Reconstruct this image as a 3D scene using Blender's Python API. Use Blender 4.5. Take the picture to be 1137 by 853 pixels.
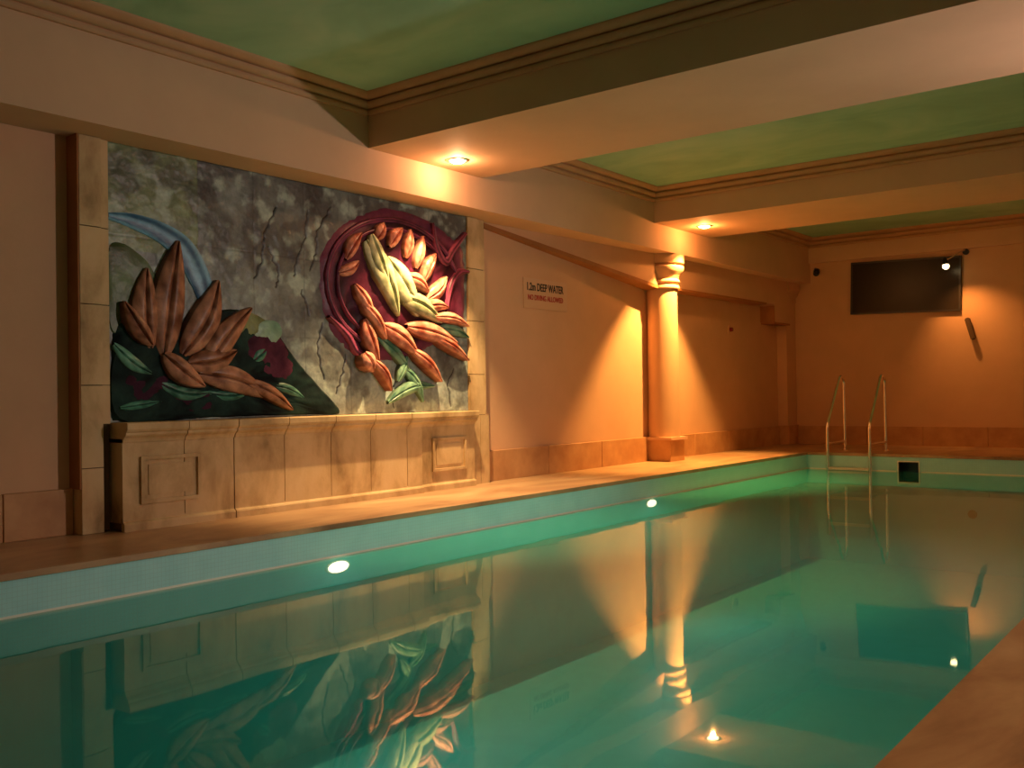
import bpy, bmesh, math, random
from mathutils import Vector, Matrix, noise
import numpy as np
random.seed(7)
S = bpy.context.scene
C = S.collection
for o in list(bpy.data.objects): bpy.data.objects.remove(o)

# ------------------------------------------------------------------ camera
cam_d = bpy.data.cameras.new('camera'); cam = bpy.data.objects.new('camera', cam_d); C.objects.link(cam)
S.camera = cam
cam_d.sensor_fit = 'HORIZONTAL'; cam_d.sensor_width = 36.0
cam_d.lens = 1066.4 / 1137 * 36.0
cam_d.clip_start = 0.02; cam_d.clip_end = 100
yaw, pitch, roll = math.radians(37.83), math.radians(0.6375), math.radians(-0.849)
F = Vector((-math.sin(yaw)*math.cos(pitch), math.cos(yaw)*math.cos(pitch), math.sin(pitch)))
R0 = Vector((math.cos(yaw), math.sin(yaw), 0)); U0 = R0.cross(F)
Rt = R0*math.cos(roll) + U0*math.sin(roll); Up = -R0*math.sin(roll) + U0*math.cos(roll)
cam.matrix_world = Matrix(((Rt.x, Up.x, -F.x, 0), (Rt.y, Up.y, -F.y, 0), (Rt.z, Up.z, -F.z, 0.85), (0, 0, 0, 1)))

# ------------------------------------------------------------------ world, exposure
W = bpy.data.worlds.new('world'); S.world = W; W.use_nodes = True
W.node_tree.nodes['Background'].inputs[0].default_value = (1, .7, .5, 1)
W.node_tree.nodes['Background'].inputs[1].default_value = 0.0
S.view_settings.view_transform = 'Standard'; S.view_settings.look = 'None'
S.view_settings.gamma = 1; S.view_settings.use_curve_mapping = False
S.view_settings.exposure = 0.08

# ------------------------------------------------------------------ lights of the room
PX0L = -4.92
def lamp(kind, name, loc, col, power, radius=.03, aim=None, size=None, blend=.9):
    d = bpy.data.lights.new(name, kind); d.energy = power; d.color = col; d.shadow_soft_size = radius
    if kind == 'SPOT': d.spot_size = math.radians(size); d.spot_blend = blend
    o = bpy.data.objects.new(name, d); C.objects.link(o); o.location = loc
    if aim is not None: o.rotation_euler = (Vector(aim)-Vector(loc)).to_track_quat('-Z', 'Y').to_euler()
    return o
Z1, Z2 = 2.845, 2.855                       # underside of the beams
DL1 = (-5.325, 6.149); DL2 = (-5.25, 10.60)
def down(x, y, z, col, power, spill, dx=0, dy=0):
    lamp('SPOT', 'downlight_light', (x, y, z-.03), col, power, .02, (x+dx, y+dy, 0), 84, .45)
    lamp('POINT', 'downlight_spill', (x, y, z-.05), (1, col[1]*.8, col[2]*.8), spill, .03)
down(DL1[0], DL1[1], Z1, (1, .62, .28), 680, 18, -.12)
down(DL2[0], DL2[1], Z2, (1, .47, .12), 1050, 22, -.40)
down(-.35, 6.149, Z1, (1, .52, .25), 30, 14)
down(-.35, 10.734, Z2, (1, .40, .12), 50, 10)
lamp('SPOT', 'spotlight_light', (-3.44, 14.50, 2.52), (1, .38, .09), 62, .03, (-3.0, 15.1, .9), 100, 1.0)
lamp('SPOT', 'sconce_light', (.90, 6.9, 2.16), (1, .79, .72), 300, .05, (-5.6, 3.5, 1.75), 112, 1.0)
lamp('POINT', 'sconce_light', (.90, 12.0, 2.16), (1, .36, .10), 20, .07)
lamp('SPOT', 'sconce_light', (.90, 1.2, 2.16), (1, .58, .32), 150, .07, (-.4, 2.6, 0), 100, 1.0)  # unseen lamp added to brighten the near deck
for y_ in (4.39, 8.62):                      # the two lit fittings in the pool wall
    lamp('SPOT', 'pool_light_beam', (PX0L+.06, y_, -.30), (.9, 1, .88), 22, .06, (PX0L+4, y_, -1.0), 160, .8)

# ------------------------------------------------------------------ material helpers
def new_mat(name):
    m = bpy.data.materials.new(name); m.use_nodes = True
    nt = m.node_tree; b = nt.nodes['Principled BSDF']
    return m, nt, b
def mixrgb(nt, fac, a, b, mode='MIX'):
    n = nt.nodes.new('ShaderNodeMix'); n.data_type = 'RGBA'; n.blend_type = mode
    for s, v in ((n.inputs[0], fac), (n.inputs[6], a), (n.inputs[7], b)):
        if hasattr(v, 'links'): nt.links.new(v, s)
        else: s.default_value = v if not isinstance(v, tuple) else (*v[:3], 1)
    return n.outputs[2]
def noise_tex(nt, scale, detail=4, rough=.55, stretch=(1, 1, 1), dist=0.0):
    g = nt.nodes.new('ShaderNodeNewGeometry'); mp = nt.nodes.new('ShaderNodeMapping')
    mp.inputs['Scale'].default_value = stretch
    nt.links.new(g.outputs['Position'], mp.inputs['Vector'])
    n = nt.nodes.new('ShaderNodeTexNoise'); n.inputs['Scale'].default_value = scale
    n.inputs['Detail'].default_value = detail; n.inputs['Roughness'].default_value = rough
    n.inputs['Distortion'].default_value = dist
    nt.links.new(mp.outputs[0], n.inputs['Vector'])
    return n.outputs['Fac']
def ramp(nt, fac, stops):
    r = nt.nodes.new('ShaderNodeValToRGB'); nt.links.new(fac, r.inputs[0])
    e = r.color_ramp.elements
    while len(e) < len(stops): e.new(.5)
    for k, (p, c) in enumerate(stops): e[k].position = p; e[k].color = (*c, 1)
    return r.outputs[0]
def bump(nt, b, h, strength=.2, dist=.01):
    n = nt.nodes.new('ShaderNodeBump'); n.inputs['Strength'].default_value = strength; n.inputs['Distance'].default_value = dist
    nt.links.new(h, n.inputs['Height']); nt.links.new(n.outputs[0], b.inputs['Normal'])
def mottled(name, stops, scale=3, rough=.8, bstr=.1, bscale=40, stretch=(1, 1, 1), dist=.0, detail=5, spec=.3):
    m, nt, b = new_mat(name)
    nt.links.new(ramp(nt, noise_tex(nt, scale, detail, .6, stretch, dist), stops), b.inputs['Base Color'])
    b.inputs['Roughness'].default_value = rough; b.inputs['Specular IOR Level'].default_value = spec
    if bstr: bump(nt, b, noise_tex(nt, bscale, 3), bstr, .004)
    return m
def plain(name, col, rough=.6, metal=0, emis=None, estr=0):
    m, nt, b = new_mat(name)
    b.inputs['Base Color'].default_value = (*col, 1); b.inputs['Roughness'].default_value = rough; b.inputs['Metallic'].default_value = metal
    if emis: b.inputs['Emission Color'].default_value = (*emis, 1); b.inputs['Emission Strength'].default_value = estr
    return m

M = {}
M['plaster'] = mottled('wall plaster', [(.3, (.60, .375, .22)), (.7, (.68, .425, .25))], 1.4, .85, .12, 60)
M['beam'] = mottled('beam plaster', [(.3, (.62, .40, .25)), (.7, (.70, .455, .285))], 1.2, .75, .06, 50)
M['crown'] = mottled('crown plaster', [(.3, (.48, .27, .14)), (.7, (.58, .34, .18))], 2, .6, .05, 50)
M['ceiling'] = mottled('green ceiling paint', [(.28, (.26, .50, .33)), (.5, (.34, .60, .41)), (.74, (.46, .68, .48))], .9, .75, .04, 30, (1, 1.6, 1), .6, 3)
M['travertine'] = mottled('travertine deck', [(.25, (.20, .10, .05)), (.42, (.40, .23, .12)), (.58, (.52, .34, .18)), (.8, (.66, .48, .28))], 1.6, .38, .05, 80, (1, .45, 1), 1.2, 7, .5)
M['skirt'] = mottled('skirting stone', [(.3, (.42, .21, .09)), (.7, (.62, .36, .17))], 3, .5, .1, 60)
M['antique'] = mottled('antiqued stone', [(.25, (.20, .13, .05)), (.40, (.46, .31, .145)), (.55, (.63, .455, .235)), (.8, (.72, .55, .31))], 3.2, .65, .22, 45, (1, 1, .6), .25, 8)
M['side'] = mottled('brown strip', [(.3, (.30, .12, .035)), (.7, (.42, .18, .06))], 3, .7, .1, 50)
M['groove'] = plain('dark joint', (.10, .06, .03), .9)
M['chrome'] = plain('polished steel', (.86, .82, .76), .26, 1)
M['tread'] = plain('ladder tread plastic', (.75, .72, .62), .4)
M['white'] = plain('white enamel', (.85, .80, .72), .4)
M['black'] = plain('black plastic', (.02, .018, .016), .35)
M['bulb'] = plain('lit bulb', (1, .9, .7), .5, 0, (1, .80, .48), 14)
M['bulb_far'] = plain('lit far bulb', (1, .85, .6), .5, 0, (1, .72, .34), 10)
M['pool_lens'] = plain('lit pool lens', (1, .9, .7), .4, 0, (1, .52, .34), 9)
M['screen'] = plain('dark screen', (.022, .016, .010), .28)
M['screen'].node_tree.nodes['Principled BSDF'].inputs['Specular IOR Level'].default_value = .2
M['sign'] = plain('sign plate', (.62, .40, .24), .45)
M['ink'] = plain('black ink', (.015, .01, .008), .6)
M['red'] = plain('red ink', (.42, .02, .01), .6)
M['button'] = plain('dark red knob', (.20, .01, .01), .3)

# mosaic tile: colour by height (pale band above the water line, deeper teal under it)
def tile_mat(name):
    m, nt, b = new_mat(name)
    g = nt.nodes.new('ShaderNodeNewGeometry'); sx = nt.nodes.new('ShaderNodeSeparateXYZ'); nt.links.new(g.outputs['Position'], sx.inputs[0])
    n = noise_tex(nt, 6, 3)
    pale = ramp(nt, n, [(.3, (.36, .76, .80)), (.7, (.43, .83, .86))])
    deep = ramp(nt, n, [(.3, (.08, .60, .64)), (.7, (.12, .66, .70))])
    mt = nt.nodes.new('ShaderNodeMath'); mt.operation = 'GREATER_THAN'; mt.inputs[1].default_value = -.245
    nt.links.new(sx.outputs[2], mt.inputs[0])
    base = mixrgb(nt, mt.outputs[0], deep, pale)
    # grout grid of 25 mm tesserae in y/x and z
    def grid(sock, per):
        a = nt.nodes.new('ShaderNodeMath'); a.operation = 'MULTIPLY'; a.inputs[1].default_value = 1/per; nt.links.new(sock, a.inputs[0])
        f = nt.nodes.new('ShaderNodeMath'); f.operation = 'FRACT'; nt.links.new(a.outputs[0], f.inputs[0])
        l = nt.nodes.new('ShaderNodeMath'); l.operation = 'LESS_THAN'; l.inputs[1].default_value = .10; nt.links.new(f.outputs[0], l.inputs[0])
        return l.outputs[0]
    mx = None
    for s in (0, 1, 2):
        gsock = grid(sx.outputs[s], .025)
        if mx is None: mx = gsock
        else:
            a = nt.nodes.new('ShaderNodeMath'); a.operation = 'MAXIMUM'; nt.links.new(mx, a.inputs[0]); nt.links.new(gsock, a.inputs[1]); mx = a.outputs[0]
    a = nt.nodes.new('ShaderNodeMath'); a.operation = 'MULTIPLY'; a.inputs[1].default_value = .22; nt.links.new(mx, a.inputs[0])
    nt.links.new(mixrgb(nt, a.outputs[0], base, (.30, .42, .38)), b.inputs['Base Color'])
    b.inputs['Roughness'].default_value = .45
    return m
M['tile'] = tile_mat('pool mosaic tile')
M['border'] = plain('white border strip', (.88, .88, .80), .3)

def water_mat():
    m = bpy.data.materials.new('pool water'); m.use_nodes = True; nt = m.node_tree; nt.nodes.clear()
    out = nt.nodes.new('ShaderNodeOutputMaterial')
    tr = nt.nodes.new('ShaderNodeBsdfTransparent'); tr.inputs[0].default_value = (.60, .94, .92, 1)
    df = nt.nodes.new('ShaderNodeBsdfDiffuse'); df.inputs[0].default_value = (.05, .60, .56, 1)
    gl = nt.nodes.new('ShaderNodeBsdfGlossy'); gl.inputs['Roughness'].default_value = .025; gl.inputs[0].default_value = (.88, 1, .90, 1)
    fr = nt.nodes.new('ShaderNodeFresnel'); fr.inputs[0].default_value = 1.5
    bp = nt.nodes.new('ShaderNodeBump'); bp.inputs['Strength'].default_value = .10; bp.inputs['Distance'].default_value = .02
    nt.links.new(noise_tex(nt, 1.3, 2, .4, (1, 1, 1), .4), bp.inputs['Height'])
    nt.links.new(bp.outputs[0], gl.inputs['Normal']); nt.links.new(bp.outputs[0], fr.inputs['Normal'])
    body = nt.nodes.new('ShaderNodeMixShader'); body.inputs[0].default_value = .42
    nt.links.new(tr.outputs[0], body.inputs[1]); nt.links.new(df.outputs[0], body.inputs[2])
    mx = nt.nodes.new('ShaderNodeMixShader'); nt.links.new(fr.outputs[0], mx.inputs[0])
    nt.links.new(body.outputs[0], mx.inputs[1]); nt.links.new(gl.outputs[0], mx.inputs[2])
    nt.links.new(mx.outputs[0], out.inputs[0])
    return m
M['water'] = water_mat()

# ------------------------------------------------------------------ object helpers
def tag(o, label=None, cat=None, group=None, kind=None):
    if label: o['label'] = label
    if cat: o['category'] = cat
    if group: o['group'] = group
    if kind: o['kind'] = kind
    return o
def thing(name, label, cat, loc, group=None):
    o = bpy.data.objects.new(name, None); C.objects.link(o); o.location = loc; o.empty_display_size = .1
    return tag(o, label, cat, group)
def origin_of(p):
    v = Vector((0, 0, 0))
    while p is not None: v = v + p.location; p = p.parent
    return v
def obj(name, bm, mat, parent=None, smooth=False, loc=None, bevel=0):
    """bm is in world coordinates; shifted so that the object's origin sits at loc (or at the parent's)"""
    if bevel:
        es = [e for e in bm.edges if len(e.link_faces) == 2 and e.calc_face_angle(0) > .5]
        bmesh.ops.bevel(bm, geom=es, offset=bevel, segments=2, affect='EDGES', clamp_overlap=True)
    base = origin_of(parent) if parent else Vector((0, 0, 0))
    off = Vector(loc) if loc is not None else base
    bmesh.ops.translate(bm, vec=-off, verts=bm.verts)
    bmesh.ops.recalc_face_normals(bm, faces=bm.faces)
    me = bpy.data.meshes.new(name); bm.to_mesh(me); bm.free()
    me.materials.append(mat)
    if smooth:
        for p in me.polygons: p.use_smooth = True
        try: me.set_sharp_from_angle(angle=math.radians(35))
        except Exception: pass
    o = bpy.data.objects.new(name, me); C.objects.link(o)
    o.parent = parent; o.location = off - base
    return o
def box(bm, x0, x1, y0, y1, z0, z1):
    v = [bm.verts.new((x, y, z)) for x in (x0, x1) for y in (y0, y1) for z in (z0, z1)]
    for f in ((0, 1, 3, 2), (4, 6, 7, 5), (0, 4, 5, 1), (2, 3, 7, 6), (0, 2, 6, 4), (1, 5, 7, 3)): bm.faces.new([v[i] for i in f])
    return bm
def B(*a): return box(bmesh.new(), *a)
def prism(bm, ring0, ring1):
    a = [bm.verts.new(p) for p in ring0]; b = [bm.verts.new(p) for p in ring1]; n = len(a)
    bm.faces.new(a); bm.faces.new(list(reversed(b)))
    for i in range(n): bm.faces.new((a[i], b[i], b[(i+1) % n], a[(i+1) % n]))
    return bm
def lathe(bm, prof, cx, cy, seg=40):
    rings = []
    for r, z in prof: rings.append([bm.verts.new((cx+r*math.cos(2*math.pi*i/seg), cy+r*math.sin(2*math.pi*i/seg), z)) for i in range(seg)])
    for a, b in zip(rings, rings[1:]):
        for i in range(seg): bm.faces.new((a[i], a[(i+1) % seg], b[(i+1) % seg], b[i]))
    bm.faces.new(list(reversed(rings[0]))); bm.faces.new(rings[-1])
    return bm
def cyl(bm, p0, p1, r0, r1=None, seg=20):
    r1 = r0 if r1 is None else r1
    p0 = Vector(p0); p1 = Vector(p1); d = (p1-p0).normalized()
    a = d.orthogonal().normalized(); b = d.cross(a)
    ra = [p0 + (a*math.cos(t)+b*math.sin(t))*r0 for t in [2*math.pi*i/seg for i in range(seg)]]
    rb = [p1 + (a*math.cos(t)+b*math.sin(t))*r1 for t in [2*math.pi*i/seg for i in range(seg)]]
    return prism(bm, ra, rb)
def tube(bm, pts, r, seg=14):
    pts = [Vector(p) for p in pts]; rings = []
    prev = None
    for i, p in enumerate(pts):
        d = (pts[min(i+1, len(pts)-1)] - pts[max(i-1, 0)]).normalized()
        if prev is None: a = d.orthogonal().normalized()
        else: a = (prev - d*prev.dot(d)).normalized()
        prev = a; b = d.cross(a)
        rings.append([bm.verts.new(p + (a*math.cos(2*math.pi*k/seg)+b*math.sin(2*math.pi*k/seg))*r) for k in range(seg)])
    for A, Bq in zip(rings, rings[1:]):
        for k in range(seg): bm.faces.new((A[k], A[(k+1) % seg], Bq[(k+1) % seg], Bq[k]))
    bm.faces.new(list(reversed(rings[0]))); bm.faces.new(rings[-1])
    return bm
def rounded(pts, rad, n=6):
    out = [Vector(pts[0])]
    for i in range(1, len(pts)-1):
        p = Vector(pts[i]); a = (Vector(pts[i-1])-p); b = (Vector(pts[i+1])-p)
        r = min(rad, a.length*.48, b.length*.48); a = p+a.normalized()*r; b = p+b.normalized()*r
        for k in range(n+1):
            t = k/n; out.append(a*(1-t)**2 + p*2*t*(1-t) + b*t*t)
    out.append(Vector(pts[-1])); return out
def struct(name, bm, mat, **k): return tag(obj(name, bm, mat, **k), kind='structure')

# ------------------------------------------------------------------ room shell
XW, XF, XR = -6.02, -5.60, 1.30              # left wall, fascia of the bulkhead, right wall
YB, YE, ZC, ZS = -2.5, 15.0, 3.25, 2.552     # back wall, end wall, ceiling, bulkhead underside
PX0, PX1, PY0, PY1 = -4.92, -.685, -1.2, 12.93   # pool opening
ZW = -.225                                   # water level
struct('wall_left', B(XW-.15, XW, YB-.15, YE+.15, -.04, ZC+.1), M['plaster'])
struct('wall_end', B(XW, XR, YE, YE+.15, -.04, ZC+.1), M['plaster'])
struct('wall_right', B(XR, XR+.15, YB-.15, YE+.15, -.04, ZC+.1), M['plaster'])
struct('wall_back', B(XW, XR, YB-.15, YB, -.04, ZC+.1), M['plaster'])
struct('ceiling', B(XW, XR, YB, YE, ZC, ZC+.1), M['ceiling'])
# deck: four slabs round the opening, coping slightly over the tiles
bm = bmesh.new(); o_ = .012
box(bm, XW, PX0+o_, YB, YE, -.035, 0); box(bm, PX1-o_, XR, YB, YE, -.035, 0)
box(bm, PX0+o_, PX1-o_, PY1-o_, YE, -.035, 0); box(bm, PX0+o_, PX1-o_, YB, PY0+o_, -.035, 0)
struct('floor', bm, M['travertine'])
# basin
bm = bmesh.new(); D = -1.45
box(bm, PX0-.2, PX0, PY0-.2, PY1+.2, D-.2, -.035); box(bm, PX1, PX1+.2, PY0-.2, PY1+.2, D-.2, -.035)
# end wall of the basin with the skimmer mouth left open
SX0, SX1, SZ0, SZ1 = -3.705, -3.455, -.38, -.095
box(bm, PX0, SX0, PY1, PY1+.2, D-.2, -.035); box(bm, SX1, PX1, PY1, PY1+.2, D-.2, -.035)
box(bm, SX0, SX1, PY1, PY1+.2, D-.2, SZ0); box(bm, SX0, SX1, PY1, PY1+.2, SZ1, -.035)
box(bm, PX0, PX1, PY0-.2, PY0, D-.2, -.035); box(bm, PX0, PX1, PY0, PY1, D-.2, D)
struct('wall_pool', bm, M['tile'])
# thin white strips along the water line
bm = bmesh.new(); t = .004
box(bm, PX0, PX0+t, PY0, PY1, ZW-.004, ZW+.012); box(bm, PX1-t, PX1, PY0, PY1, ZW-.004, ZW+.012)
box(bm, PX0+t, SX0-.03, PY1-t, PY1, ZW-.004, ZW+.012); box(bm, SX1+.03, PX1-t, PY1-t, PY1, ZW-.004, ZW+.012)
struct('trim_1', bm, M['border'])

# bulkhead over the left walk, and beams across the room
struct('trim_2', B(XW, XF, YB, YE, ZS, ZC), M['beam'])
struct('trim_3', B(XF, XR, 5.38, 6.80, Z1, ZC), M['beam'])
struct('trim_4', B(XF, XR, 10.00, 11.45, Z2, ZC), M['beam'])
struct('trim_5', B(XF, XR, YE-.07, YE, 2.86, ZC), M['beam'])
# slanted lintel between the stone frame and the column, level lintel with a step behind it
bm = bmesh.new()
ya, yb = 7.30, 10.45
def sec(y, xf, zb): return [(XW, y, zb), (xf, y, zb), (xf, y, ZS+.01), (XW, y, ZS+.01)]
prism(bm, sec(ya, XW+.03, 2.545), sec(yb, -5.80, 2.165))
struct('trim_6', bm, M['plaster'])
bm = bmesh.new()
ring = [(yb, 2.175), (13.75, 2.175), (14.02, 2.175), (14.02, 1.90), (14.62, 1.90), (14.62, ZS+.01), (yb, ZS+.01)]
prism(bm, [(XW, y, z) for y, z in ring], [(-5.80, y, z) for y, z in ring])
struct('trim_7', bm, M['plaster'])

# thin brown strips that darken the lower edges of the lintels
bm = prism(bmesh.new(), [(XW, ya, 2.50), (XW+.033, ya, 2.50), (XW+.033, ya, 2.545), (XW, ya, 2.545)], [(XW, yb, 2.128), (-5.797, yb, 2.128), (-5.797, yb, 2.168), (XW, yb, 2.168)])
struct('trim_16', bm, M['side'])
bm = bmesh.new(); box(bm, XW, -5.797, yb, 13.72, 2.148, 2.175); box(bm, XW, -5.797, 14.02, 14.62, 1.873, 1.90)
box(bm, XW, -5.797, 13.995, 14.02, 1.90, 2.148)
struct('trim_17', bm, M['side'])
# crown mouldings
CR = [(0, -.150), (.022, -.150), (.030, -.138), (.034, -.128), (.034, -.118), (.020, -.112), (.020, -.104), (.040, -.098), (.058, -.082), (.066, -.066),
      (.066, -.058), (.048, -.052), (.048, -.046), (.078, -.040), (.104, -.028), (.120, -.014), (.126, -.004), (.126, 0), (0, 0)]
n_t = 8
def crown_y(xface, sgn, y0, y1):
    global n_t
    bm = prism(bmesh.new(), [(xface+sgn*u, y0, ZC+v) for u, v in CR], [(xface+sgn*u, y1, ZC+v) for u, v in CR])
    struct('trim_%d' % n_t, bm, M['crown'], smooth=True); n_t += 1
def crown_x(yface, sgn, x0, x1):
    global n_t
    bm = prism(bmesh.new(), [(x0, yface+sgn*u, ZC+v) for u, v in CR], [(x1, yface+sgn*u, ZC+v) for u, v in CR])
    struct('trim_%d' % n_t, bm, M['crown'], smooth=True); n_t += 1
for y0, y1 in ((YB, 5.38), (6.80, 10.0), (11.45, YE-.07)): crown_y(XF, 1, y0, y1)
crown_x(5.38, -1, XF, XR); crown_x(6.80, 1, XF, XR); crown_x(10.0, -1, XF, XR); crown_x(11.45, 1, XF, XR); crown_x(YE-.07, -1, XF, XR)

# skirting of stone blocks
def skirting_y(name, x0, x1, ys, z1):
    bm = bmesh.new()
    for a, b in zip(ys, ys[1:]):
        b2 = bmesh.new(); box(b2, x0, x1, a+.003, b-.003, 0, z1)
        bmesh.ops.bevel(b2, geom=b2.edges[:], offset=.004, segments=1, affect='EDGES')
        me = bpy.data.meshes.new('t'); b2.to_mesh(me); b2.free(); bm.from_mesh(me); bpy.data.meshes.remove(me)
    return bm
struct('baseboard_left', skirting_y('', XW, -5.985, [YB, -1.5, -.45, .6, 1.65, 2.69, 3.128], .293), M['skirt'])
struct('baseboard_column', skirting_y('', XW, -5.985, [7.24, 8.33, 9.38, 10.43], .30), M['skirt'])
struct('baseboard_alcove', skirting_y('', XW, -5.985, [10.83, 11.7, 12.75, 13.7, 14.62], .29), M['skirt'])
bm = bmesh.new(); xs = [-5.85, -4.75, -3.93, -3.05, -2.0, -.9, .2, XR]
for a, b in zip(xs, xs[1:]): box(bm, a+.003, b-.003, YE-.035, YE, 0, .285)
struct('baseboard_end', bm, M['skirt'])

# ------------------------------------------------------------------ water
bm = bmesh.new()
bm.faces.new([bm.verts.new(p) for p in ((PX0+.001, PY0+.001, ZW), (PX1-.001, PY0+.001, ZW), (PX1-.001, PY1-.001, ZW), (PX0+.001, PY1-.001, ZW))])
tag(obj('pool_water', bm, M['water']), 'still green swimming pool water mirroring the walls and lamps', 'water', kind='stuff')
for p in C.objects['pool_water'].data.polygons:
    if p.normal.z < 0: p.flip()

# ------------------------------------------------------------------ column
cx, cy = -5.86, 10.63
t = thing('column', 'round cream column on a square plinth, brightly lit by the downlight beside it', 'column', (cx, cy, 0))
bm = B(cx-.18, cx+.18, cy-.18, cy+.18, 0, .262); obj('plinth', bm, M['skirt'], t, bevel=.004)
bm = B(cx-.212, cx+.212, cy-.212, cy+.212, .264, .298); obj('plinth_cap', bm, M['beam'], t, bevel=.006)
pr = [(.196, .298)] + [(.196-.010*(k/8)**1.6, .298+(2.13-.298)*k/8) for k in range(1, 9)]
obj('shaft', lathe(bmesh.new(), pr, cx, cy, 56), M['plaster'], t, smooth=True)
cap = [(.186, 2.13), (.205, 2.132), (.214, 2.142), (.214, 2.165), (.205, 2.178), (.196, 2.182), (.196, 2.200), (.212, 2.206), (.221, 2.218), (.221, 2.236),
       (.212, 2.25), (.205, 2.256), (.210, 2.275), (.232, 2.31), (.255, 2.34), (.272, 2.37), (.277, 2.395), (.268, 2.412), (.242, 2.420), (.242, 2.440),
       (.275, 2.444), (.282, 2.456), (.282, 2.551)]
obj('capital', lathe(bmesh.new(), cap, cx, cy, 56), M['plaster'], t, smooth=True)

# flat pilaster in the far corner
t = thing('pilaster', 'flat cream pilaster with moulded capital in the far left corner', 'pilaster', (-5.93, 14.8, 0))
obj('shaft', B(XW+.002, -5.86, 14.62, YE-.002, .30, 2.25), M['plaster'], t, bevel=.004)
obj('plinth', B(XW+.002, -5.83, 14.59, YE-.002, 0, .30), M['skirt'], t, bevel=.004)
bm = bmesh.new()
for z0, z1, e in ((2.25, 2.275, .02), (2.275, 2.33, .01), (2.33, 2.36, .03), (2.36, 2.40, .05), (2.40, 2.44, .07), (2.44, 2.552, .085)):
    box(bm, XW+.002, -5.86+e, 14.62-e, YE-.002, z0, z1)
obj('capital', bm, M['plaster'], t)

# ------------------------------------------------------------------ stone frame and dado round the mural
def pieces(name, parent, mat, boxes, bevel=.006):
    for b in boxes: obj(name, B(*b), mat, parent, bevel=bevel)
t = thing('stone_pillar', 'tall antiqued stone pillar of stacked blocks left of the mural', 'pillar', (-5.95, 3.22, 0))
zc = [0, .42, .95, 1.47, 1.97, ZS]
pieces('stone_block', t, M['antique'], [(XW, -5.885, 3.13, 3.275, a+.003, b-.003) for a, b in zip(zc, zc[1:])], .005)
pieces('inner_strip', t, M['antique'], [(XW, -5.905, 3.285, 3.335, a+.003, b-.003) for a, b in zip(zc[2:-1], zc[3:])] + [(XW, -5.905, 3.285, 3.335, .70, .949)], .006)
obj('joint', B(XW, -5.915, 3.135, 3.33, .01, ZS), M['groove'], t)
obj('side_return', B(XW, -5.888, 3.118, 3.1295, .29, ZS-.001), M['side'], t)
t = thing('stone_pillar', 'slender antiqued stone pillar of stacked blocks right of the mural', 'pillar', (-5.95, 7.08, 0))
zc = [.66, 1.05, 1.56, 2.06, ZS]
pieces('inner_strip', t, M['antique'], [(XW, -5.905, 6.95, 7.085, a+.003, b-.003) for a, b in zip(zc, zc[1:])], .006)
pieces('stone_block', t, M['antique'], [(XW, -5.915, 7.095, 7.205, a+.003, b-.003) for a, b in zip(zc, zc[1:])], .005)
obj('joint', B(XW, -5.928, 6.955, 7.20, .01, ZS), M['groove'], t)
pieces('pillar_foot', t, M['antique'], [(XW, -5.895, 6.955, 7.085, 0, .658), (XW, -5.90, 7.095, 7.225, 0, .658)], .006)

def dado_section(parent, y0, y1, xf, seams, name='panel', inset=None, ztop=.705):
    ys = [y0]+seams+[y1]
    for a, b in zip(ys, ys[1:]):
        obj(name, B(XW+.01, xf, a+.003, b-.003, .055, .60), M['antique'], parent, bevel=.003)
    obj('joint', B(XW+.02, xf-.012, y0+.012, y1-.012, .01, .69), M['groove'], parent)
    # cap moulding
    pf = [(0, .575), (.010, .575), (.014, .590), (.022, .604), (.040, .618), (.046, .626), (.046, .640), (.058, .648), (.066, .662), (.066, ztop-.006), (.060, ztop), (0, ztop)]
    e0 = .003
    for a, b in zip(ys, ys[1:]):
        bm = prism(bmesh.new(), [(XW+.01, a+e0, .575)] + [(xf+u, a+e0, z) for u, z in pf[1:-1]] + [(XW+.01, a+e0, ztop)],
                   [(XW+.01, b-e0, .575)] + [(xf+u, b-e0, z) for u, z in pf[1:-1]] + [(XW+.01, b-e0, ztop)])
        obj('cap_moulding', bm, M['antique'], parent)
    pf = [(0, 0), (.040, 0), (.040, .045), (.034, .056), (.022, .062), (.016, .078), (.004, .084), (0, .084)]
    bm = prism(bmesh.new(), [(xf-.02+u, y0+e0, z) for u, z in pf], [(xf-.02+u, y1-e0, z) for u, z in pf])
    obj('base_moulding', bm, M['antique'], parent)
    if inset:                       # raised square frame on the face
        a, b, z0, z1 = inset; w = .024; dx = .018
        bm = bmesh.new()
        for q in ((a, b, z1-w, z1), (a, b, z0, z0+w), (a, a+w, z0+w, z1-w), (b-w, b, z0+w, z1-w)):
            box(bm, xf, xf+dx, *q)
        obj('raised_frame', bm, M['antique'], parent, bevel=.004)
        obj('field', B(xf, xf+.006, a+.06, b-.06, z0+.055, z1-.055), M['antique'], parent, bevel=.003)
t = thing('stone_dado', 'long antiqued stone dado with moulded cap standing under the mural', 'dado', (-5.9, 5.1, 0))
dado_section(t, 3.345, 4.05, -5.788, [3.80], 'pedestal_panel', (3.47, 3.92, .17, .48))
dado_section(t, 4.051, 4.21, -5.80, [], 'narrow_panel')
dado_section(t, 4.211, 6.17, -5.797, [4.66, 5.12, 5.55, 5.98], 'panel')

dado_section(t, 6.205, 6.94, -5.845, [], 'pedestal_panel', (6.34, 6.80, .17, .47))

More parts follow.
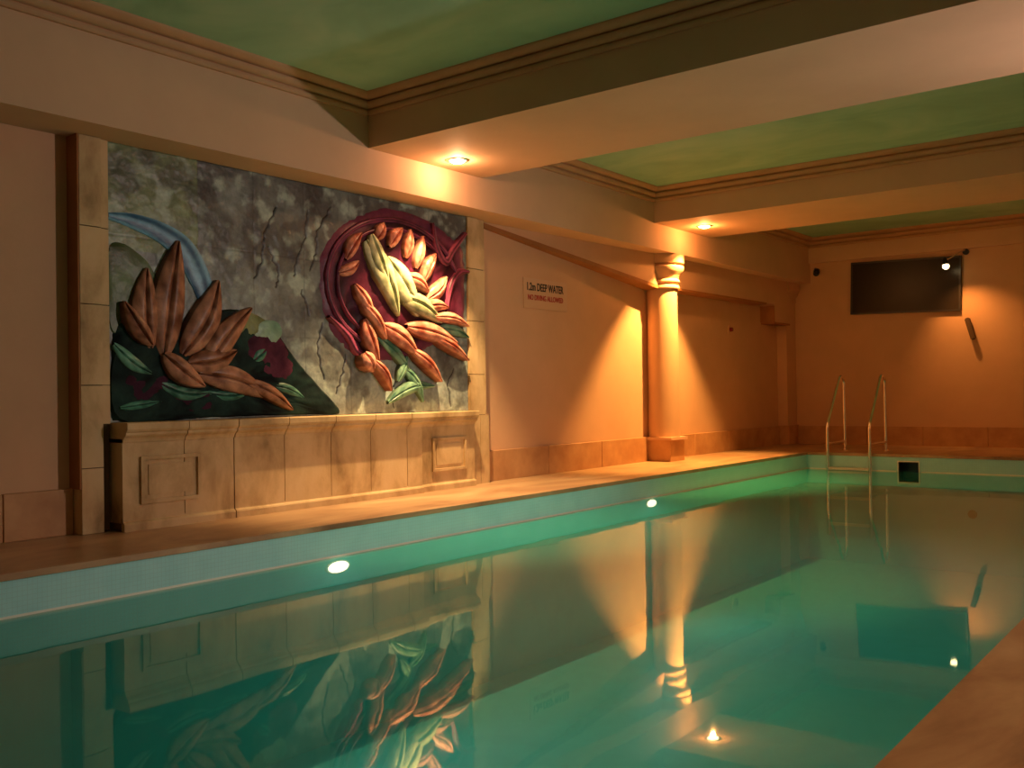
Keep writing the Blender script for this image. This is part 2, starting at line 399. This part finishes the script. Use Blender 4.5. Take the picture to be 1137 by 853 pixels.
# ------------------------------------------------------------------ mural: a painted relief, here a generic garden of leaves and petals
MX = -5.925
mural = thing('relief_mural', 'large painted stone relief mural, grey slabs with maroon oval, above the dado', 'mural', (MX, 5.14, .705))
def vcol_mat(name, rough=.45, scale=14, amt=.35):
    m, nt, b = new_mat(name)
    a = nt.nodes.new('ShaderNodeAttribute'); a.attribute_name = 'paint'
    n = noise_tex(nt, scale, 6, .65, (1, 1, 1), .6)
    sh = ramp(nt, n, [(.25, (.55, .55, .55)), (.5, (1, 1, 1)), (.8, (1.6, 1.6, 1.5))])
    nt.links.new(mixrgb(nt, amt*2 if amt < .5 else 1.0, a.outputs['Color'], sh, 'MULTIPLY'), b.inputs['Base Color'])
    b.inputs['Roughness'].default_value = rough; b.inputs['Specular IOR Level'].default_value = .3
    bump(nt, b, noise_tex(nt, 30, 4), .4, .006)
    return m
M['paint'] = vcol_mat('painted slab', .36)
M['paint_dark'] = vcol_mat('dark painted ground', .7)
M['paint_dark'].node_tree.nodes['Principled BSDF'].inputs['Specular IOR Level'].default_value = .1
def lerp(a, b, t): return tuple(a[i]+(b[i]-a[i])*t for i in range(3))
def fbm(y, z, s, seed=0): return noise.fractal(Vector((y*s, z*s, seed*7.3)), 1.0, 2.0, 5)
cracks = []
for pts in ([(4.72, 2.32), (4.60, 2.1), (4.58, 1.9), (4.50, 1.75)], [(4.63, 2.0), (4.74, 1.8), (4.70, 1.7)],
            [(5.02, 2.33), (5.0, 2.12), (4.9, 1.92), (4.88, 1.8)], [(5.26, 2.40), (5.12, 2.18), (5.10, 2.0), (5.04, 1.86)],
            [(5.15, 1.45), (5.10, 1.2), (5.17, 1.0)], [(5.42, 1.2), (5.36, 1.02), (5.3, .88)], [(5.98, 1.0), (5.94, .9), (5.96, .75)],
            [(6.75, 1.1), (6.66, .95), (6.7, .75)], [(4.95, 1.7), (5.02, 1.5)]):
    q = []
    for (a, b), (c, d) in zip(pts, pts[1:]):
        for k in range(6):
            s = k/6; q.append((a+(c-a)*s+random.uniform(-.014, .014), b+(d-b)*s))
    q.append(pts[-1]); cracks += list(zip(q, q[1:]))
def seg_d(p, a, b):
    ax, ay = a; bx, by = b; dx, dy = bx-ax, by-ay
    t = max(0, min(1, ((p[0]-ax)*dx+(p[1]-ay)*dy)/(dx*dx+dy*dy+1e-9)))
    return math.hypot(p[0]-ax-dx*t, p[1]-ay-dy*t)
GREY_D, GREY_L, OLIVE, PALE = (.10, .105, .10), (.34, .40, .37), (.24, .31, .18), (.50, .64, .56)
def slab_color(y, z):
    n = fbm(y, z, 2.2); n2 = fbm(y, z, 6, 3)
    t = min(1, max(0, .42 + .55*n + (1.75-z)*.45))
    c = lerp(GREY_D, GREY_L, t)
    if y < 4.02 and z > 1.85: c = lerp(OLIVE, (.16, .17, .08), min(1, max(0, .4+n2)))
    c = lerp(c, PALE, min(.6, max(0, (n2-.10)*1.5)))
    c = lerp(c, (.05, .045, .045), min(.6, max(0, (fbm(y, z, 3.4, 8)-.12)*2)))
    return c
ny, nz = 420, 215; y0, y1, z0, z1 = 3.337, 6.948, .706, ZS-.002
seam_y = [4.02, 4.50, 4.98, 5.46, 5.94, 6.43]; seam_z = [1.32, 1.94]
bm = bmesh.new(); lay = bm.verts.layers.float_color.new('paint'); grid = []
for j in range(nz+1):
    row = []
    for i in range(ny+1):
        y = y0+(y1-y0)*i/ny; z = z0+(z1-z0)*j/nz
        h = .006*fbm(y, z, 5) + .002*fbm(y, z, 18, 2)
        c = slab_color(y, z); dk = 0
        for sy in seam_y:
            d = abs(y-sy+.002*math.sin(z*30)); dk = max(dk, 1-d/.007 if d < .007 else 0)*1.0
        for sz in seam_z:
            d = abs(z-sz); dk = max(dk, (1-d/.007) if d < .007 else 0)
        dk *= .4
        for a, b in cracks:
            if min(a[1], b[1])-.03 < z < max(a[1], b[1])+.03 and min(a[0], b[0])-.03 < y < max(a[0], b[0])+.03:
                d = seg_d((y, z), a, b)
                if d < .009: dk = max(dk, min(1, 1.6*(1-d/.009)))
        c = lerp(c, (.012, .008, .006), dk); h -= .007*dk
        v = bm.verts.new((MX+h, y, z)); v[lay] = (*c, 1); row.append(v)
    grid.append(row)
for j in range(nz):
    for i in range(ny): bm.faces.new((grid[j][i], grid[j][i+1], grid[j+1][i+1], grid[j+1][i]))
# thickness: back edge ring to the wall
rim = [grid[0][i] for i in range(ny+1)] + [grid[j][ny] for j in range(1, nz+1)] + [grid[nz][i] for i in range(ny-1, -1, -1)] + [grid[j][0] for j in range(nz-1, 0, -1)]
back = [bm.verts.new((XW+.002, v.co.y, v.co.z)) for v in rim]
for v in back: v[lay] = (.1, .08, .06, 1)
for i in range(len(rim)): bm.faces.new((rim[i], back[i], back[(i+1) % len(rim)], rim[(i+1) % len(rim)]))
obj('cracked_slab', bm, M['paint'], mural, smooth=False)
for p in C.objects['cracked_slab'].data.polygons: p.use_smooth = True

def catmull(pts, n=8, closed=True):
    out = []; N = len(pts)
    for i in range(N if closed else N-1):
        p = [pts[(i+k) % N] if closed else pts[max(0, min(N-1, i+k))] for k in (-1, 0, 1, 2)]
        for k in range(n):
            s = k/n
            out.append(tuple(.5*((2*p[1][d])+(-p[0][d]+p[2][d])*s+(2*p[0][d]-5*p[1][d]+4*p[2][d]-p[3][d])*s*s+(-p[0][d]+3*p[1][d]-3*p[2][d]+p[3][d])*s**3) for d in range(len(pts[0]))))
    if not closed: out.append(tuple(pts[-1]))
    return out
def inside(y, z): return max(y0+.002, min(y1-.002, y)), max(z0+.002, min(z1-.002, z))
def dome(name, outline, h, c1, c2, base=0, center=None, folds=0, fs=3, seed=0, rings=14, rimcol=None):
    q = catmull(outline); N = len(q)
    cyy = center[0] if center else sum(a for a, b in q)/N; czz = center[1] if center else sum(b for a, b in q)/N
    bm = bmesh.new(); lay = bm.verts.layers.float_color.new('paint'); R = []
    for r in range(rings):
        s = 1 - r/rings; row = []
        for k, (a, b) in enumerate(q):
            y, z = inside(cyy+(a-cyy)*s, czz+(b-czz)*s)
            hh = h*math.sqrt(max(0, 1-s**3)) + base + .006*fbm(y, z, 9, seed)
            f = fbm(y, z, fs, seed+5); fold = math.sin(9*f+6*s+3*fbm(y, z, 2, seed+9)) if folds else 0
            hh += folds*fold
            if r == 0: hh = -.02
            t = min(1, max(0, .5+.8*f+.35*fold))
            c = lerp(c1, c2, t)
            if rimcol and r <= 2: c = rimcol
            v = bm.verts.new((MX+hh, y, z)); v[lay] = (*c, 1); row.append(v)
        R.append(row)
    v0 = bm.verts.new((MX+h+base, cyy, czz)); v0[lay] = (*lerp(c1, c2, .5), 1)
    for A, Bq in zip(R, R[1:]):
        for k in range(N): bm.faces.new((A[k], A[(k+1) % N], Bq[(k+1) % N], Bq[k]))
    for k in range(N): bm.faces.new((R[-1][k], R[-1][(k+1) % N], v0))
    return obj(name, bm, M['paint_dark' if name in ('hillside', 'plum_patch', 'heather') else 'paint'], mural, smooth=True)
def leaf(name, a, b, w, h, c1, c2, base=0, bend=0, tip=.0, seed=0):
    """pointed leaf from a to b with a creased midrib"""
    n, m = 22, 9; bm = bmesh.new(); lay = bm.verts.layers.float_color.new('paint')
    d = Vector((b[0]-a[0], b[1]-a[1])); L = d.length; d /= L; nrm = Vector((-d.y, d.x)); R = []
    for i in range(n+1):
        s = i/n; wd = w*(math.sin(math.pi*min(1, max(0.02, s*.96+.02))**.8))**.8 + .006
        cen = Vector(a)+d*L*s+nrm*bend*math.sin(math.pi*s); row = []
        for j in range(-m, m+1):
            u = j/m; p = cen+nrm*wd*.5*u; y, z = inside(p.x, p.y)
            vein = .5+.5*math.sin(s*26-abs(u)*7)
            hh = base + h*(1-u*u)**.5*(.35+.65*math.sin(math.pi*min(.97, max(.03, s)))) - h*.35*math.exp(-(u/.12)**2)
            if abs(j) == m: hh = -.02
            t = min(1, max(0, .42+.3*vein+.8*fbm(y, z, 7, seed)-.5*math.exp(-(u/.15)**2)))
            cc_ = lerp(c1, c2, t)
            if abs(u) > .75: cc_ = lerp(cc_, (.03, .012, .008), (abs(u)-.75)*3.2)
            v = bm.verts.new((MX+hh, y, z)); v[lay] = (*cc_, 1); row.append(v)
        R.append(row)
    for A, Bq in zip(R, R[1:]):
        for k in range(2*m): bm.faces.new((A[k], A[k+1], Bq[k+1], Bq[k]))
    return obj(name, bm, M['paint'], mural, smooth=True)
def band(name, pts, h, c1, c2, base=0, seed=0):
    q = catmull(pts, 8, False); m = 8; bm = bmesh.new(); lay = bm.verts.layers.float_color.new('paint'); R = []
    for i, (y_, z_, w) in enumerate(q):
        a = q[max(0, i-1)]; b = q[min(len(q)-1, i+1)]; d = Vector((b[0]-a[0], b[1]-a[1])).normalized(); nrm = Vector((-d.y, d.x)); row = []
        for j in range(-m, m+1):
            u = j/m; y, z = inside(y_+nrm.x*w*.5*u, z_+nrm.y*w*.5*u)
            hh = base+h*math.sqrt(max(0, 1-u*u)); hh = -.02 if abs(j) == m else hh
            t = min(1, max(0, .5+.5*math.sin(u*7+i*.1)+.6*fbm(y, z, 6, seed)))
            v = bm.verts.new((MX+hh, y, z)); v[lay] = (*lerp(c1, c2, t), 1); row.append(v)
        R.append(row)
    for A, Bq in zip(R, R[1:]):
        for k in range(2*m): bm.faces.new((A[k], A[k+1], Bq[k+1], Bq[k]))
    return obj(name, bm, M['paint'], mural, smooth=True)
BR1, BR2 = (.13, .040, .018), (.52, .25, .15)       # terracotta
PK1, PK2 = (.34, .07, .04), (.80, .36, .24)         # coral
dome('hillside', [(3.34, .71), (3.34, 1.30), (3.55, 1.42), (3.85, 1.35), (4.15, 1.50), (4.42, 1.52), (4.66, 1.42), (4.9, 1.16), (5.14, .94), (5.36, .71), (4.9, .71), (4.1, .71)],
     .022, (.004, .007, .009), (.02, .05, .042), .014, center=(4.2, 1.0), folds=.004, seed=2)
dome('meadow', [(3.34, 1.32), (3.34, 1.88), (3.58, 1.84), (3.74, 1.6), (3.7, 1.38), (3.5, 1.3)], .014, (.05, .07, .02), (.16, .24, .12), seed=4)
dome('plum_patch', [(3.50, .80), (3.42, 1.0), (3.66, 1.10), (3.95, .92), (4.3, .86), (4.0, .76)], .012, (.03, .008, .02), (.10, .03, .06), .022, seed=8)  # dark plum patch, part of the mural colouring
dome('pale_patch', [(4.46, 1.28), (4.52, 1.42), (4.68, 1.44), (4.74, 1.34), (4.60, 1.22)], .012, (.10, .26, .18), (.34, .52, .40), .026, seed=9)
band('sky_ribbon', [(3.32, 2.06, .04), (3.5, 2.05, .11), (3.72, 2.0, .16), (3.9, 1.90, .20), (4.02, 1.72, .20), (4.10, 1.52, .14)], .02, (.03, .11, .22), (.22, .46, .66), seed=3)
dome('heather', [(4.35, 1.26), (4.5, 1.38), (4.72, 1.32), (4.85, 1.12), (4.8, .95), (4.62, 1.0), (4.45, 1.1)], .03, (.05, .012, .03), (.20, .05, .09), .01, seed=6)
dome('moss', [(4.20, 1.42), (4.4, 1.50), (4.62, 1.42), (4.55, 1.32), (4.35, 1.3)], .02, (.10, .13, .04), (.28, .34, .16), .015, seed=7)
for a, b, w, bd, cc in (((3.36, 1.22), (3.66, 1.02), .10, -.03, 0), ((3.66, .98), (4.10, .90), .10, -.05, 0), ((4.05, .90), (4.5, .95), .08, -.05, 1), ((4.45, 1.12), (4.6, 1.24), .10, 0, 1),
                        ((4.62, .95), (4.95, .84), .08, .02, 0), ((3.4, .80), (3.7, .84), .06, .0, 1)):
    leaf('grass_blade', a, b, w, .03, (.02, .09, .06), ((.16, .42, .30) if cc == 0 else (.10, .34, .24)), .02, bd, seed=11)
for k, (a, b, w, bd) in enumerate((((3.62, 1.20), (3.60, 1.74), .22, .03), ((3.72, 1.14), (3.84, 1.95), .26, .02), ((3.86, 1.16), (4.16, 1.70), .25, -.04),
                                   ((4.02, 1.02), (4.44, 1.52), .21, .04), ((3.90, 1.10), (4.30, 1.20), .20, -.03), ((3.98, 1.03), (4.58, .86), .20, .04),
                                   ((3.62, 1.22), (3.42, 1.50), .14, .02), ((4.36, .98), (4.80, .76), .12, .02), ((3.70, 1.16), (4.02, .94), .17, -.02))):
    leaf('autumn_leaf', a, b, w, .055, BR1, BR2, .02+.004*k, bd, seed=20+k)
dome('oval_shell', [(5.09, 1.79), (5.17, 2.09), (5.45, 2.34), (5.90, 2.50), (6.40, 2.47), (6.72, 2.36), (6.94, 2.20), (6.94, 1.60), (6.78, 1.42), (6.35, 1.24), (5.95, 1.14), (5.60, 1.16), (5.34, 1.26), (5.16, 1.48)],
     .030, (.012, .003, .007), (.085, .010, .030), center=(6.0, 1.8), folds=.006, seed=31, rimcol=(.16, .03, .07))
for k, rr in enumerate((.90, .78)):
    pts = [(6.0+(.90*rr)*math.cos(a_), 1.8+(.66*rr)*math.sin(a_)*(.98), .035 if k else .05) for a_ in [math.radians(q_) for q_ in range(20+k*10, 245, 18)]]
    band('shell_fold', pts, .02, (.05, .008, .02), (.26, .05, .11), .026, 36+k)
band('shell_fold', [(6.44, 2.42, .03), (6.50, 2.2, .07), (6.62, 2.08, .08), (6.72, 2.2, .07), (6.90, 2.38, .04)], .04, (.07, .01, .02), (.34, .07, .13), .02, 33)
band('shell_fold', [(6.60, 1.6, .03), (6.68, 1.86, .07), (6.8, 2.0, .07), (6.93, 2.02, .04)], .04, (.06, .008, .02), (.30, .05, .11), .02, 34)
band('shell_fold', [(5.2, 1.5, .03), (5.4, 1.36, .07), (5.52, 1.22, .06), (5.72, 1.2, .03)], .03, (.08, .01, .02), (.36, .07, .15), .02, 35)
for k, (a, b, w, bd) in enumerate((((5.86, .80), (6.45, .94), .12, .06), ((6.05, 1.1), (6.30, .80), .12, .04), ((6.5, 1.46), (6.94, 1.40), .12, .03), ((5.75, 1.36), (6.16, 1.02), .11, .03), ((5.98, .98), (6.1, 1.2), .10, 0))):
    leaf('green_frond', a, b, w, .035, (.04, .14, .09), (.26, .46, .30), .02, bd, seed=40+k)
for k, (a, b, w, bd) in enumerate((((5.60, 2.16), (5.98, 1.55), .26, .04), ((5.84, 2.04), (6.22, 1.56), .28, .02), ((5.66, 2.22), (5.86, 1.78), .18, -.02), ((6.0, 1.72), (6.52, 1.52), .20, .03))):
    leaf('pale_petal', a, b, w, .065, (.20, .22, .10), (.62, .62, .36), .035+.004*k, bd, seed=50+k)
for k, (a, b, w, bd) in enumerate((((5.38, 1.98), (5.56, 2.22), .13, .02), ((5.30, 1.86), (5.52, 1.98), .10, -.02), ((5.72, 2.18), (5.82, 2.34), .12, 0), ((5.88, 2.14), (6.04, 2.32), .13, .02),
                                   ((6.08, 2.06), (6.14, 2.32), .12, 0), ((6.20, 1.98), (6.30, 2.28), .12, 0), ((6.30, 1.88), (6.46, 2.14), .13, .02), ((6.06, 1.90), (6.36, 1.78), .14, .03), ((6.34, 1.72), (6.60, 1.94), .14, -.02),
                                   ((6.24, 1.62), (6.62, 1.66), .13, .03), ((5.46, 1.78), (5.66, 1.46), .13, .02), ((5.56, 1.50), (5.72, 1.14), .16, -.02), ((5.78, 1.46), (6.20, 1.22), .18, .02),
                                   ((5.66, 1.16), (5.86, .90), .10, .02), ((6.06, 1.46), (6.72, 1.34), .17, .02), ((6.12, 1.26), (6.50, .98), .12, .02), ((6.36, 1.40), (6.88, 1.18), .11, .02), ((5.52, 1.64), (5.80, 1.34), .12, .02),
                                   ((5.54, 1.22), (5.64, 1.06), .16, 0), ((6.40, 1.56), (6.88, 1.50), .11, .03))):
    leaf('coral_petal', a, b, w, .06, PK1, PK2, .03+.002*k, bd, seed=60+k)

# ------------------------------------------------------------------ sign on the wall
sg = thing('warning_sign', 'small rectangular wall sign with black and red lettering beside the mural', 'sign', (XW, 8.355, 1.91))
obj('sign_plate', B(XW, XW+.012, 7.96, 8.75, 1.755, 2.072), M['sign'], sg, bevel=.003)
def text(name, body, size, y, z, mat, width, parent):
    cu = bpy.data.curves.new(name, 'FONT'); cu.body = body; cu.size = size; cu.align_x = 'LEFT'; cu.extrude = .0015; cu.offset = size*.018
    tmp = bpy.data.objects.new('tmp_text', cu); C.objects.link(tmp)
    dg = bpy.context.evaluated_depsgraph_get(); me = bpy.data.meshes.new_from_object(tmp.evaluated_get(dg))
    bpy.data.objects.remove(tmp)
    xs = [v.co.x for v in me.vertices]; sx = width/(max(xs)-min(xs)); mn = min(xs)
    base = origin_of(parent)
    for v in me.vertices:
        a, b, c = v.co; v.co = Vector((XW+.0135+c, y+(a-mn)*sx, z+b)) - base
    me.materials.clear(); me.materials.append(mat); me.name = name
    o = bpy.data.objects.new(name, me); C.objects.link(o); o.parent = parent; return o
text('black_lettering', '1.2m DEEP WATER', .115, 8.02, 1.945, M['ink'], .66, sg)
text('red_lettering', 'NO DIVING ALLOWED', .078, 8.03, 1.845, M['red'], .64, sg)

# call knob on the alcove wall
t = thing('call_button', 'tiny dark red knob on a pale disc high on the wall behind the column', 'button', (XW, 12.90, 1.745))
obj('disc', cyl(bmesh.new(), (XW, 12.90, 1.745), (XW+.014, 12.90, 1.745), .075, .07, 28), M['plaster'], t)
obj('knob', cyl(bmesh.new(), (XW+.014, 12.90, 1.745), (XW+.05, 12.90, 1.745), .034, .028, 20), M['button'], t)

# ------------------------------------------------------------------ television on the end wall
tv = thing('television', 'dark flat screen hung on the end wall beneath the lit spotlight', 'television', (-4.155, YE-.03, 2.39))
def tvb(x0, x1, z0, z1, ya, yb): return B(-4.155+x0, -4.155+x1, ya, yb, 2.39+z0, 2.39+z1)
obj('housing', tvb(-.79, .79, -.40, .40, YE-.05, YE-.001), M['black'], tv, bevel=.006)
bm = bmesh.new()
for q in ((-.79, .79, .375, .40), (-.79, .79, -.40, -.375), (-.79, -.765, -.375, .375), (.765, .79, -.375, .375)): box(bm, -4.155+q[0], -4.155+q[1], YE-.062, YE-.05, 2.39+q[2], 2.39+q[3])
obj('bezel', bm, M['black'], tv)
obj('screen', tvb(-.765, .765, -.375, .375, YE-.054, YE-.05), M['screen'], tv)
tv.rotation_euler = (0, math.radians(1.6), 0)

# spotlights near the end wall
def spot_fixture(name, label, p, wall, aim, lit):
    t = thing(name, label, 'spotlight', p)
    P = Vector(p); d = (Vector(aim)-P).normalized()
    obj('wall_plate', cyl(bmesh.new(), wall[0], wall[1], .045, .045, 20), M['black'], t)
    obj('arm', tube(bmesh.new(), rounded([wall[1], (wall[1][0], wall[1][1]-.06 if wall[0][1] != wall[1][1] else wall[1][1], wall[1][2]+.02), P-d*.03], .03), .009, 10), M['chrome'], t)
    obj('shade', cyl(bmesh.new(), P-d*.07, P+d*.035, .022, .050, 24), M['black'], t)
    bm = bmesh.new(); bmesh.ops.create_uvsphere(bm, u_segments=20, v_segments=12, radius=.046, matrix=Matrix.Translation(P+d*.05))
    obj('bulb', bm, M['bulb_far'] if lit else M['screen'], t, smooth=True)
spot_fixture('spotlight', 'lit spotlight on a short arm shining over the corner of the dark screen', (-3.49, 14.62, 2.64), ((-3.30, YE-.001, 2.86-.04), (-3.30, YE-.02, 2.86-.04)), (-3.2, 14.2, .6), True)
spot_fixture('spotlight', 'small unlit black spotlight beside the top of the far corner pilaster', (-5.42, 14.78, 2.72), ((-5.50, YE-.001, 2.70), (-5.50, YE-.02, 2.70)), (-4.6, 13.4, 1.9), False)
t = thing('shadow_block', 'small dark slanting block right of the dark screen, standing in for the spotlight shadow', 'shadow stand-in', (-3.24, YE, 1.70))
bm = B(-.032, .032, -.05, .05, -.16, .16)  # dark block put in for the shadow of the spotlight on the wall
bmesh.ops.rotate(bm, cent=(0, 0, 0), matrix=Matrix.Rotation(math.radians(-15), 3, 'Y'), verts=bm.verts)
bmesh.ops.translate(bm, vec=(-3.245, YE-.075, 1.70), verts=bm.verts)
obj('shadow_body', bm, M['groove'], t, bevel=.012)
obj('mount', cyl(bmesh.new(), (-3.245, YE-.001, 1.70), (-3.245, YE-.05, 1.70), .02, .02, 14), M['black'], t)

# ------------------------------------------------------------------ recessed downlights in the beams
def downlight(label, x, y, z):
    t = thing('downlight', label, 'downlight', (x, y, z), 'round downlights recessed in the ceiling beams')
    bm = bmesh.new(); seg = 36; prof = [(.070, z-.001), (.078, z-.009), (.092, z-.009), (.100, z-.001)]
    rings = [[bm.verts.new((x+r*math.cos(2*math.pi*i/seg), y+r*math.sin(2*math.pi*i/seg), zz)) for i in range(seg)] for r, zz in prof]
    for a, b in zip(rings, rings[1:]):
        for i in range(seg): bm.faces.new((a[i], a[(i+1) % seg], b[(i+1) % seg], b[i]))
    obj('ring', bm, M['chrome'], t, smooth=True)
    bm = bmesh.new()
    lathe(bm, [(.068, z-.001), (.066, z-.010), (.045, z-.022), (.004, z-.026)], x, y, 32)
    obj('bulb', bm, M['bulb'], t, smooth=True)
downlight('lit downlight in the underside of the wider beam above the mural', DL1[0], DL1[1], Z1)
downlight('lit downlight in the underside of the farther beam above the column', DL2[0], DL2[1], Z2)

# wall sconces on the right wall
def sconce(y, label):
    t = thing('wall_sconce', label, 'wall lamp', (XR, y, 2.1))
    obj('back_plate', B(XR-.02, XR, y-.05, y+.05, 2.0, 2.2), M['white'], t, bevel=.004)
    obj('arm', cyl(bmesh.new(), (XR-.02, y, 2.06), (.90, y, 2.06), .01), M['chrome'], t)
    obj('cup', cyl(bmesh.new(), (.90, y, 2.04), (.90, y, 2.075), .02, .045), M['chrome'], t)
sconce(6.9, 'small white wall lamp on the right wall beneath the wider beam')
sconce(12.0, 'small white wall lamp on the right wall near the far end')
sconce(1.2, 'small unseen white wall lamp added on the right wall to brighten the near deck')

# ------------------------------------------------------------------ pool fittings
def pool_light(y, z, label):
    t = thing('pool_light', label, 'pool light', (PX0, y, z), 'round lights set in the pool wall')
    def oval(a0, a1, x0, x1):
        f = lambda a, x: [(x, y+a*1.0*math.cos(k*math.pi/16), z+a*.40*math.sin(k*math.pi/16)) for k in range(32)]
        return prism(bmesh.new(), f(a0, x0), f(a1, x1))
    obj('flange', oval(.115, .108, PX0+.001, PX0+.010), M['white'], t, smooth=True)
    obj('lens', oval(.092, .070, PX0+.010, PX0+.026), M['pool_lens'], t, smooth=True)
pool_light(4.39, -.292, 'glowing pool wall light under the waterline, in front of the mural')
pool_light(8.62, -.280, 'glowing pool wall light under the waterline, nearer the column')

t = thing('skimmer', 'square dark skimmer opening with white frame in the far pool wall', 'skimmer', (-3.58, PY1, -.2))
bm = bmesh.new(); w = .014
for q in ((SX0-w, SX1+w, SZ1, SZ1+w), (SX0-w, SX1+w, SZ0-w, SZ0), (SX0-w, SX0, SZ0, SZ1), (SX1, SX1+w, SZ0, SZ1)): box(bm, q[0], q[1], PY1-.012, PY1, q[2], q[3])
obj('frame', bm, M['border'], t)
bm = bmesh.new()
box(bm, SX0+.001, SX1-.001, PY1+.19, PY1+.199, SZ0, SZ1)
obj('back_panel', bm, M['black'], t)
bm = bmesh.new()
box(bm, SX0+.001, SX0+.012, PY1+.002, PY1+.19, SZ0+.001, SZ1-.001); box(bm, SX1-.012, SX1-.001, PY1+.002, PY1+.19, SZ0+.001, SZ1-.001); box(bm, SX0+.012, SX1-.012, PY1+.002, PY1+.19, SZ1-.012, SZ1-.001)
obj('throat', bm, M['black'], t)

t = thing('pool_inlet', 'small round dark water inlet low in the far pool wall', 'inlet', (-2.83, PY1, -.72))
obj('ring', cyl(bmesh.new(), (-2.83, PY1-.001, -.72), (-2.83, PY1-.010, -.72), .055, .05, 24), M['black'], t)
obj('nozzle', cyl(bmesh.new(), (-2.83, PY1-.010, -.72), (-2.83, PY1-.022, -.72), .028, .022, 20), M['black'], t)

# ladder
t = thing('pool_ladder', 'polished steel pool ladder with two arched handrails at the far edge', 'ladder', (-4.33, 13.2, 0))
for x in (-4.605, -4.045):
    yf, yk = 12.86, 13.56
    pts = [(x, 12.86, -1.10), (x, yf, .37), (x, 13.40, 1.05), (x, yk-.01, 1.00), (x, yk, 0)]
    h = obj('handrail', tube(bmesh.new(), rounded(pts, .07, 8), .023, 16), M['chrome'], t, smooth=True)
    obj('brace', tube(bmesh.new(), [(x, yf, .125), (x, yk, .125)], .016, 12), M['chrome'], t, smooth=True)
    obj('deck_flange', lathe(bmesh.new(), [(.045, 0), (.045, .008), (.022, .020)], x, yk, 24), M['chrome'], t, smooth=True)
for z in (-.205, -.60, -.95):
    obj('tread', B(-4.588, -4.062, 12.83, 12.905, z-.014, z+.016), M['tread'], t, bevel=.006)
